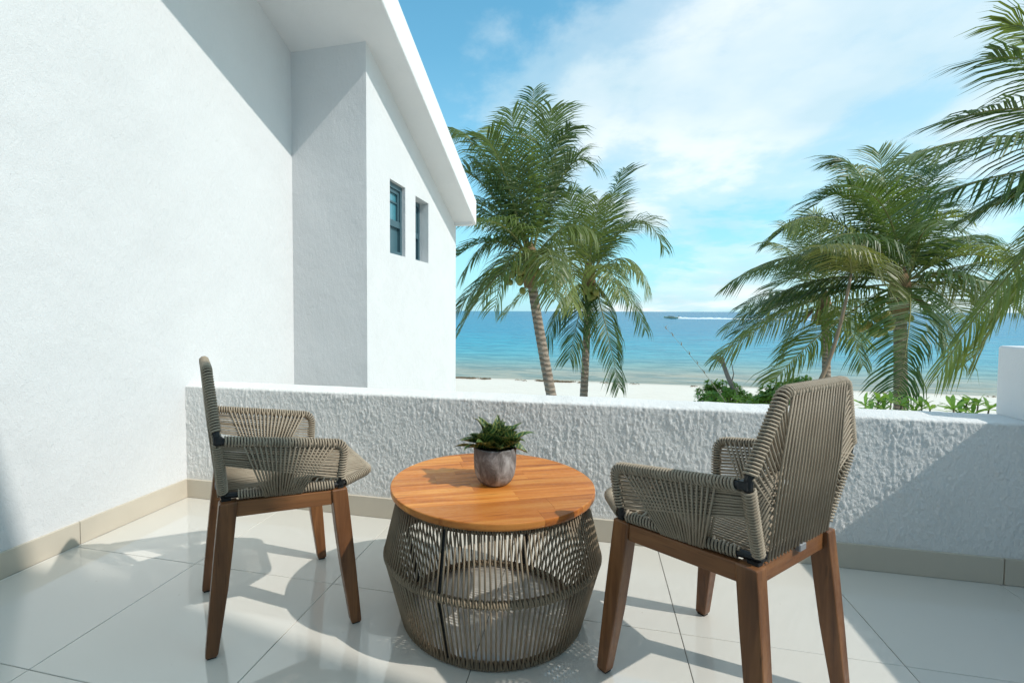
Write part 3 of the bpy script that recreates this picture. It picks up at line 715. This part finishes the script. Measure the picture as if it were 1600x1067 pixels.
def frond(parent, base, ctrl, tip, n=95, ll=.78, wind=Vector((-.12, 0, 0)), droop=.9, bare=.14, seed=0, m=None, width=.024, lift=.2, thick=.022):
    r = random.Random(seed); b = MB(); n = int(n*1.0)
    O = Vector(parent.location); base, ctrl, tip = [Vector(p)-O for p in (base, ctrl, tip)]
    horiz = Vector((tip.x-base.x, tip.y-base.y, 0)); horiz = horiz.normalized() if horiz.length > .05 else Vector((1, 0, 0))
    P = [bez(base, ctrl, tip, i/24) for i in range(25)]
    rb = MB(); rb.tube(P, [max(.0045, thick*(1-.85*i/24)) for i in range(25)], 5)
    twist = r.uniform(-.45, .45)
    droop_k = droop*r.uniform(.75, 1.25)
    for i in range(n):
        t = bare+(1-bare)*(i+.5)/n; p = bez(base, ctrl, tip, t); T = (bez(base, ctrl, tip, min(1, t+.02))-bez(base, ctrl, tip, t-.02)).normalized()
        Nn = Vector((0, 0, 1))*1.0-horiz*.55*max(0, T.z); Nn = (Nn-T*Nn.dot(T)).normalized()
        S0 = T.cross(Nn)
        s_ = (t-bare)/(1-bare); prof = (.50+.62*math.sin(PI*min(1, s_*1.15+.08))**.8) if s_ < .8 else max(.25, 1.05-(s_-.8)*3.4)
        for side in (-1, 1):
            if r.random() < .05: continue
            L = ll*prof*r.uniform(.85, 1.1); tw = twist
            S = (S0*math.cos(tw)+Nn*math.sin(tw)*side*0+Nn*math.sin(tw)*side)
            fwd_ = .42+.80*s_**1.4
            D = (S*side + T*fwd_ + Nn*lift + Vector((r.uniform(-.12, .12), r.uniform(-.12, .12), r.uniform(-.12, .12)))).normalized()
            g = droop_k*(1-.25*s_)
            D1_ = (D + Vector((0, 0, -.16*g)) + wind*.5).normalized(); D2_ = (D1_ + Vector((0, 0, -.55*g)) + wind*1.3).normalized(); D3_ = (D2_ + Vector((0, 0, -.80*g)) + wind*1.5).normalized()
            p1 = p+D1_*L*.36; p2 = p1+D2_*L*.34; p3 = p2+D3_*L*.30
            Wv = (T-D1_*T.dot(D1_)); Wv = Wv.normalized() if Wv.length > .1 else Nn
            Wv = (Wv*.8+Nn*r.uniform(-.5, .5)).normalized()*width*.5*r.uniform(.8, 1.15)
            o = len(b.v)
            b.v.extend([tuple(p-Wv*.55), tuple(p+Wv*.55), tuple(p1-Wv), tuple(p1+Wv), tuple(p2-Wv*.75), tuple(p2+Wv*.75), tuple(p3)])
            b.f.extend([(o, o+1, o+3, o+2), (o+2, o+3, o+5, o+4), (o+4, o+5, o+6)])
    f = b.build('frond', m or M_FROND, parent); rb.build('frond_stem', M_RACH if m is None or m is M_FRONDY else m, f, True)
    return f
def trunk(parent, pts, r0, r1, seed=0):
    O = Vector(parent.location); P = resample([bez(*[Vector(p)-O for p in pts], t/20) for t in range(21)], .045)
    n = len(P); rad = []
    for i in range(n):
        t = i/(n-1); ring = (i % 3 == 0)*.05; rad.append((r0+(r1-r0)*t**.8)*(1+ring+.03*noise.noise(Vector((i*.6, seed, 0))))+(.10*max(0, 1-t*9)**2))
    b = MB(); b.tube(P, rad, 14); b.build('trunk', M_TRUNK, parent, True)
def nuts(parent, heart, spread, n, seed, cluster=None, size=.078):
    r = random.Random(seed); O = Vector(parent.location); b = MB(); ns, nr = 10, 7
    for i in range(1, nr):
        pass
    prof = [(.0, -1.0)]+[(math.sin(PI*i/nr), -math.cos(PI*i/nr)*1.12) for i in range(1, nr)]+[(.0, 1.12)]
    b.lathe([(max(.001, x_)*size, z*size) for x_, z in prof], ns); me = b.mesh('coconut', M_NUT, True)
    for k in range(n):
        o = link('coconut', me, parent); a = r.uniform(0, 2*PI); q = r.uniform(.25, 1)
        if cluster is not None and k < n*.75: o.location = Vector(cluster)-O+Vector((r.gauss(0, .12), r.gauss(0, .10), r.gauss(0, .12)))
        else: o.location = Vector(heart)-O+Vector((math.cos(a)*spread*q, math.sin(a)*spread*q*.8, -r.uniform(.05, .62)*spread*1.4))
        o.rotation_euler = (r.uniform(-.6, .6), r.uniform(-.6, .6), 0); s = r.uniform(.8, 1.12); o.scale = (s, s, s)
    for k in range(7):
        a = r.uniform(0, 2*PI); d = Vector((math.cos(a), math.sin(a), 0)); h = Vector(heart)-O
        s_ = MB(); s_.tube([h+d*.06, h+d*.25+Vector((0, 0, .05)), h+d*.45+Vector((0, 0, -.16)), h+d*.5+Vector((0, 0, -.3))], [.03, .022, .03, .008], 5); s_.build('fruit_stalk', M_HUSK if k % 2 else M_RACH, parent, True)
    s_ = MB(); h = Vector(heart)-O; s_.tube([h+Vector((0, 0, -.35)), h, h+Vector((0, 0, .35)), h+Vector((0, 0, .6))], [.13, .19, .15, .05], 10); s_.build('crown_heart', M_HUSK, parent, True)
WIND = Vector((-.10, .03, 0))
def palm(label, d, foot, mid, heart, fr, fill, seed, r0=.125, r1=.098, n=70, ll=.86, wind=WIND, nut=20, width=.027, foot_d=0, nutpx=None):
    """foot, mid, heart and the fronds (ctrl px, tip px, tip depth offset[, droop, material]) as seen from the terrace, all at their own distance d"""
    H = at(*heart, d); F = at(*foot, d+foot_d)
    F = F+(F-at(*mid, d))*((F.z-(Z_SAND-.15))/max(.2, (at(*mid, d)-F).z)) if foot_d == 0 else F
    F.z = Z_SAND-.15
    root = empty('palm_tree', (F.x, F.y, Z_SAND), label=label, cat='palm tree', group='coconut palms on the beach')
    M_ = at(*mid, d); C_ = (M_-F*.25-H*.25)*2; trunk(root, (F, C_, H), r0, r1, seed)
    rr = random.Random(seed)
    for k, f in enumerate(fr):
        c, t, dd = f[0], f[1], f[2]; dr = f[3] if len(f) > 3 else 1.0; m = f[4] if len(f) > 4 else None
        tp = at(*t, d+dd); ct = at(*c, d+dd*.45)
        h = H+Vector((rr.uniform(-.06, .06), rr.uniform(-.06, .06), rr.uniform(-.05, .2)))
        L = (tp-H).length
        frond(root, h, ct, tp, n=int(n*min(1.25, max(.5, L/2.6))), ll=ll, wind=wind, droop=dr, seed=seed*100+k, m=m, width=width)
    for k in range(fill):      # fronds on the far and near sides of the crown
        a = rr.uniform(0, 2*PI); el = rr.uniform(-.3, 1.2); L = rr.uniform(2.3, 3.1)
        dv = Vector((math.cos(a)*math.cos(el)*.75-.12, math.sin(a)*math.cos(el), math.sin(el)))
        if dv.y < 0: dv.y *= .6
        tp = H+dv*L+Vector((0, 0, -.75*math.cos(el)*L*.5)); ct = H+dv*L*.55+Vector((0, 0, .35))
        frond(root, H+Vector((0, 0, rr.uniform(0, .2))), ct, tp, n=int(n*.9), ll=ll*.95, wind=wind, droop=1.1, seed=seed*100+60+k, width=width)
    if nut: nuts(root, H+Vector((0, 0, -.12)), .36, nut, seed, at(*nutpx, d-.32) if nutpx else None)
    return root
palm('tall coconut palm next to the villa roof, its trunk leaning left', 10.6, (862, 617), (847, 540), (829, 415),
     [((822, 270), (834, 140), .6, .55), ((885, 215), (921, 258), -.3, .8), ((775, 215), (706, 200), .8, .8), ((765, 265), (704, 262), -.2, .9), ((770, 300), (716, 318), .4, 1.0),
      ((765, 355), (716, 400), -.6, 1.1), ((768, 405), (717, 522), .2, 1.2), ((866, 345), (868, 468), -1.9, 1.3, M_FRONDY), ((800, 250), (768, 200), 1.6, .7), ((850, 220), (882, 165), 1.2, .6),
      ((790, 250), (760, 215), -1.2, .8), ((860, 260), (905, 240), 1.5, .8), ((795, 380), (752, 470), 1.2, 1.2), ((812, 300), (800, 175), -.8, .6), ((845, 270), (862, 170), -.9, .6), ((880, 330), (920, 370), 1.0, 1.1), ((790, 330), (742, 350), -1.5, 1.0), ((775, 325), (722, 432), -.3, 1.3), ((800, 350), (772, 486), -.8, 1.4), ((882, 345), (902, 455), .7, 1.3), ((800, 230), (742, 215), .4, .8), ((860, 230), (890, 200), -.6, .7)], 5, 1, nutpx=(813, 432))
palm('shorter coconut palm with an upright trunk, in front of the open sea', 12.6, (912, 617), (915, 560), (920, 440),
     [((938, 335), (976, 264), .4, .5), ((915, 350), (912, 297), .8, .6), ((1000, 285), (1038, 390), .2, .9), ((985, 360), (1017, 455), -.5, 1.0), ((980, 428), (1008, 515), .3, 1.1), ((940, 470), (968, 606), -1.0, 1.2),
      ((880, 445), (850, 540), -.4, 1.2), ((880, 330), (868, 330), 1.2, .8), ((898, 335), (886, 300), -.6, .6), ((945, 340), (962, 318), 1.4, .7), ((870, 400), (862, 450), 1.0, 1.1), ((960, 340), (1000, 350), 1.6, .9), ((955, 400), (985, 420), -1.2, 1.0), ((905, 480), (890, 560), -.8, 1.2), ((925, 370), (936, 312), -1.3, .6)], 5, 2, .11, .085, nut=18, nutpx=(926, 462))
palm('coconut palm with a bushy windswept crown, to the right of the woven chair back', 9.6, (1407, 630), (1407, 575), (1406, 455),
     [((1395, 330), (1372, 238), .6, .55), ((1420, 330), (1462, 292), .9, .6), ((1340, 255), (1276, 320), .3, .8), ((1315, 300), (1226, 352), -.4, .9), ((1260, 350), (1136, 446), .2, .9), ((1270, 410), (1166, 490), 1.0, 1.0), ((1270, 440), (1120, 560), -.3, 1.1),
      ((1290, 500), (1212, 592), -.8, 1.2), ((1490, 415), (1597, 398), .4, .9), ((1500, 440), (1602, 436), -.6, 1.0), ((1440, 430), (1402, 622), -2.2, 1.2), ((1480, 450), (1512, 500), .8, 1.2), ((1450, 330), (1500, 340), -.5, .8), ((1370, 290), (1330, 260), 1.6, .7), ((1360, 330), (1290, 380), -1.4, 1.0), ((1440, 280), (1425, 240), 1.5, .6), ((1330, 340), (1250, 400), 1.5, 1.0), ((1470, 360), (1530, 370), 1.5, .9), ((1400, 300), (1330, 290), -1.0, .8), ((1450, 320), (1470, 350), -1.4, .9), ((1490, 330), (1560, 400), .6, 1.0), ((1480, 400), (1560, 450), -.8, 1.1), ((1430, 270), (1480, 260), .4, .6), ((1460, 480), (1490, 560), -.6, 1.2), ((1300, 280), (1200, 380), .9, .9), ((1280, 420), (1150, 520), .7, 1.1), ((1350, 240), (1310, 250), .5, .6)], 6, 3, .118, .10, ll=.90, nut=22, wind=Vector((-.13, .04, 0)), nutpx=(1386, 512))
palm('coconut palm half hidden behind the windswept crown, its trunk just left of the chair top', 13.2, (1291, 600), (1291, 560), (1287, 480),
     [((1240, 400), (1180, 420), .3, .9), ((1235, 430), (1160, 480), -.3, 1.0), ((1230, 450), (1165, 520), .6, 1.1), ((1250, 380), (1205, 380), .8, .8), ((1290, 380), (1270, 330), .5, .6), ((1330, 400), (1370, 420), .4, .9), ((1340, 450), (1370, 500), -.4, 1.1), ((1270, 400), (1230, 350), 1.2, .7), ((1250, 480), (1225, 560), .4, 1.2), ((1320, 480), (1345, 540), .6, 1.2)], 5, 4, .115, .09, nut=8)
palm('near coconut palm reaching into the picture with only its frond tips', 5.6, (1800, 700), (1798, 560), (1760, 270),
     [((1650, 30), (1578, 40), .4, .5), ((1655, 70), (1545, 92), .2, .6), ((1640, 130), (1478, 192), .2, .7), ((1620, 165), (1402, 250), -.1, .9), ((1600, 250), (1440, 312), .2, 1.5), ((1590, 370), (1464, 590), .5, 1.5), ((1620, 280), (1500, 350), .6, 1.4), ((1600, 420), (1520, 560), .9, 1.4), ((1880, 200), (1980, 350), .4, 1.0), ((1830, 120), (1900, 60), .6, .7), ((1680, 330), (1600, 470), 1.6, 1.2), ((1700, 210), (1530, 330), .9, 1.0)], 5, 5, .14, .11, n=70, ll=.80, nut=10, width=.026, wind=Vector((-.16, .05, .0)))
# young palm: one long bare stalk that bends over, leaflets at its end
yp = empty('young_palm', at(1268, 640, 8.2)*1.0, label='young palm with one long bare brown stalk bending up to a pale drooping frond', cat='palm tree')
yp.location.z = Z_SAND
A_, B_, C_ = at(1280, 598, 8.2), at(1310, 540, 8.2), at(1330, 428, 8.2)
st = MB(); O = Vector(yp.location); F_ = Vector((A_.x-.1, A_.y, Z_SAND-.05))
P = [F_.lerp(A_, t/8) for t in range(8)]+[bez(A_, B_, C_, t/10) for t in range(11)]
st.tube([p-O for p in P], [.045*(1-.55*i/len(P)) for i in range(len(P))], 7); st.build('stalk', M_STALK, yp, True)
frond(yp, C_, at(1333, 372, 8.0), at(1275, 385, 7.3), n=60, ll=.75, droop=1.3, bare=.02, seed=901, m=M_FRONDY, wind=Vector((-.1, 0, 0)), thick=.014)
frond(yp, C_, at(1345, 378, 8.1), at(1396, 462, 7.6), n=50, ll=.6, droop=1.4, bare=.02, seed=902, m=M_FRONDY, wind=Vector((.12, 0, 0)), thick=.012)
for k in range(4):
    a = k*1.7+.4; q = F_+Vector((0, 0, .2)); d = Vector((math.cos(a), math.sin(a)*.8+.5, 0))
    frond(yp, q, q+d*.5+Vector((0, 0, 1.3)), q+d*1.5+Vector((0, 0, 1.5)), n=36, ll=.5, seed=910+k)
# ------------------------------------------------------------------ shrubs
def m_shrub(name, dark, lite):
    t = mat(name); c = t.mix(t.noise(t.pos, 5, 4, .6), dark, lite); c = t.mix(t.math('MULTIPLY', t.rnd, .6), c, tuple(x*1.5 for x in lite))
    t.set(color=c, rough=.36, spec=.5)
    tr = t.new('ShaderNodeBsdfTranslucent', i_Color=t.mix(1.0, c, (1.6, 1.7, .6), 'MULTIPLY')); mx = t.new('ShaderNodeMixShader', i_0=.25)
    t.l.new(t.b.outputs[0], mx.inputs[1]); t.l.new(tr.outputs[0], mx.inputs[2]); t.l.new(mx.outputs[0], t.out.inputs[0]); return t.m
M_SHRUB = m_shrub('glossy_beach_shrub_leaf', (.12, .23, .035), (.22, .36, .065)); M_SHRUB2 = m_shrub('bright_beach_shrub_leaf', (.11, .215, .04), (.21, .33, .065))
M_STEM = m_simple('grey_brown_stem', (.20, .16, .12), .9, .2, var=.2)
def leaf_pts(L, wd, bend=.35):
    vs = []; rows = ((0, .22), (.3, .62), (.62, 1.0), (.85, .78), (1, .12))
    for t, k in rows:
        z = -bend*L*t*t; vs += [(-wd*k*.5, L*t, z+.12*wd*k), (0, L*t, z), (wd*k*.5, L*t, z+.12*wd*k)]
    fs = []
    for i in range(len(rows)-1): fs += [(i*3, i*3+1, i*3+4, i*3+3), (i*3+1, i*3+2, i*3+5, i*3+4)]
    return vs, fs
def rosette_mats(c, axis, n, r, up=.75):
    ax = Vector(axis).normalized(); q = ax.to_track_quat('Z', 'Y').to_matrix().to_4x4(); out = []
    for k in range(n):
        a = k*2.399+r.uniform(-.3, .3); f = k/n; el = up*(1.25-f*1.15)+r.uniform(-.12, .12)
        out.append(Matrix.Translation(c) @ q @ Matrix.Rotation(a, 4, 'Z') @ Matrix.Rotation(el, 4, 'X'))
    return out
def shrub(label, ells, d, n_ros, L, seed, m, group=None):
    """ells: (px, py, half width, half height, depth radius) clumps of foliage at distance d"""
    r = random.Random(seed); c0 = at(ells[0][0], ells[0][1], d)
    root = empty('beach_shrub', (c0.x, c0.y, Z_SAND), label=label, cat='shrub', group=group); O = Vector(root.location)
    b = MB(); stm = MB(); lv, lf = leaf_pts(L, L*.42)
    for px, py, hw, hh, dr in ells:
        c = at(px, py, d); sx, sz = hw*d/CAM_F, hh*d/CAM_F; foot = Vector((c.x, c.y, Z_SAND))-O
        tot = int(n_ros*hw*hh/400)+6
        for k in range(tot):
            u = Vector((r.gauss(0, 1), r.gauss(0, 1), r.gauss(0, 1))).normalized()*(r.random()**.25)
            if u.z < -.5: u.z *= -.6
            p = c+RT*u.x*sx+Vector((_fw.x, _fw.y, 0)).normalized()*u.y*dr+Vector((0, 0, u.z*sz*(.85+.3*r.random())))-O
            ax = Vector((u.x*.7+r.uniform(-.2, .2), u.y*.7, .75+.3*u.z))
            for M in rosette_mats(p, ax, r.randint(9, 13), r):
                s = r.uniform(.75, 1.15); b.add([M @ Vector((v[0]*s, v[1]*s, v[2]*s)) for v in lv], lf)
            if k % 3 == 0: stm.tube([foot+Vector((r.uniform(-.2, .2), r.uniform(-.2, .2), 0)), foot.lerp(p, .5)+Vector((r.uniform(-.15, .15), 0, .1)), p], [.03, .02, .01], 5)
        # inner leaves down to the ground
        for k in range(int(tot*.8)):
            p = foot+Vector((r.gauss(0, .45)*sx, r.gauss(0, .45)*dr, r.uniform(.2, .95)*(c.z-Z_SAND)))
            for M in rosette_mats(p, (r.uniform(-.6, .6), r.uniform(-.6, .6), .6), 8, r): b.add([M @ Vector((v[0]*1.2, v[1]*1.2, v[2])) for v in lv], lf)
    b.build('foliage', m, root); stm.build('stem', M_STEM, root, True); return root
shrub('dense dark green shrub round the bare grey dead stick on the sand', [(1128, 622, 38, 26, .7), (1165, 636, 30, 22, .6), (1110, 640, 22, 20, .5)], 14.5, 60, .13, 21, M_SHRUB)
shrub('green shrub with pointed rosettes, touching the near chair top', [(1225, 625, 36, 26, .55), (1250, 612, 22, 22, .4), (1195, 632, 18, 18, .4)], 11.0, 40, .145, 22, M_SHRUB2)
def leafy(label, spots, d, seed):
    r = random.Random(seed); c0 = at(*spots[0][:2], d); root = empty('leafy_shrub', (c0.x, c0.y, Z_SAND), label=label, cat='shrub', group='leafy shrubs just behind the parapet'); O = Vector(root.location)
    lv, lf = leaf_pts(.155, .046, .25); b = MB(); b.add(lv, lf); me = b.mesh('leaf', M_SHRUB2, True); stm = MB()
    for px, py, tilt in spots:
        p = at(px, py, d+r.uniform(-.2, .2))-O
        stm.tube([Vector((p.x*.4+r.uniform(-.1, .1), p.y, 0)), p*.6+Vector((0, 0, p.z*.1)), p], [.022, .016, .008], 5)
        for k, M in enumerate(rosette_mats(p, (tilt+r.uniform(-.15, .15), r.uniform(-.3, .1), 1), r.randint(8, 11), r, .95)):
            o = link('leaf', me, root); s = r.uniform(.7, 1.15); o.matrix_local = M @ Matrix.Diagonal((s*r.uniform(.85, 1.2), s, s, 1))
    stm.build('stem', M_STEM, root, True); return root
leafy('leafy green shrub behind the parapet, below the bushy windswept palm', [(1352, 634, -.4), (1372, 628, .1), (1392, 630, 0), (1408, 634, .3), (1380, 642, 0), (1362, 645, -.5)], 5.6, 31)
leafy('smallest leafy green shrub behind the parapet, between two wider ones', [(1440, 636, -.2), (1453, 640, .3), (1430, 645, -.4)], 5.6, 32)
leafy('leafy green shrub behind the parapet, close to the white end pier', [(1490, 640, -.4), (1510, 632, .1), (1528, 634, -.1), (1545, 640, .2), (1520, 648, 0), (1500, 646, -.3)], 5.4, 33)
# dead stick standing in the shrub, and a dry twig leaning over it
M_DEAD = m_simple('weathered_grey_wood', (.27, .24, .23), .9, .15, var=.25, scale=14, bump=.6, bscale=40)
ds = empty('dead_stick', (0, 0, Z_SAND), label='bare grey dead stick with a broken knobbly top rising from the dark shrub', cat='dead tree')
p0 = at(1127, 564, 14.2); p1 = at(1137, 588, 14.2); p2 = at(1148, 612, 14.2); ds.location = (p2.x+.3, p2.y, Z_SAND); O = Vector(ds.location)
b = MB(); b.tube([Vector((0, 0, -.1)), p2-O, p1-O, p0-O+Vector((.02, 0, .02))], [.085, .07, .06, .055], 8); b.build('stem', M_DEAD, ds, True)
b = MB(); b.tube([p0-O+Vector((.05, 0, -.06)), p0-O+Vector((-.02, 0, .05)), p0-O+Vector((-.14, 0, .12))], [.06, .10, .045], 7); b.build('broken_top', M_DEAD, ds, True)
b = MB(); q = at(1143, 598, 14.2)-O; b.tube([q, q+Vector((.05, 0, .25)), q+Vector((-.02, 0, .62)), q+Vector((.03, 0, 1.0))], [.022, .014, .008, .004], 5); b.build('side_shoot', M_DEAD, ds, True)
M_TWIG = m_simple('pale_dry_twig', (.50, .44, .36), .9, .1)
dt = empty('dry_twig', (0, 0, Z_SAND), label='thin pale dry twig slanting up across the sea from the dark shrub', cat='twig')
q0, q1, q2 = at(1135, 630, 12.0), at(1093, 568, 12.0), at(1036, 508, 12.0); dt.location = (q0.x+.5, q0.y, Z_SAND); O = Vector(dt.location)
b = MB(); P = [Vector((0, 0, -.05))]+[bez(q0, q1, q2, t/14)-O for t in range(15)]; b.tube(P, [.009]+[.007*(1-.7*t/14) for t in range(15)], 5); b.build('stem', M_TWIG, dt, True)
b = MB()
for t in (.12, .25, .38, .5, .62, .74, .86, .95):
    p = bez(q0, q1, q2, t)-O; b.tube([p, p+Vector((random.uniform(-.05, .05), 0, .045)), p+Vector((random.uniform(-.06, .02), 0, .09))], [.016, .012, .004], 5)
b.build('bud', M_TWIG, dt, True)
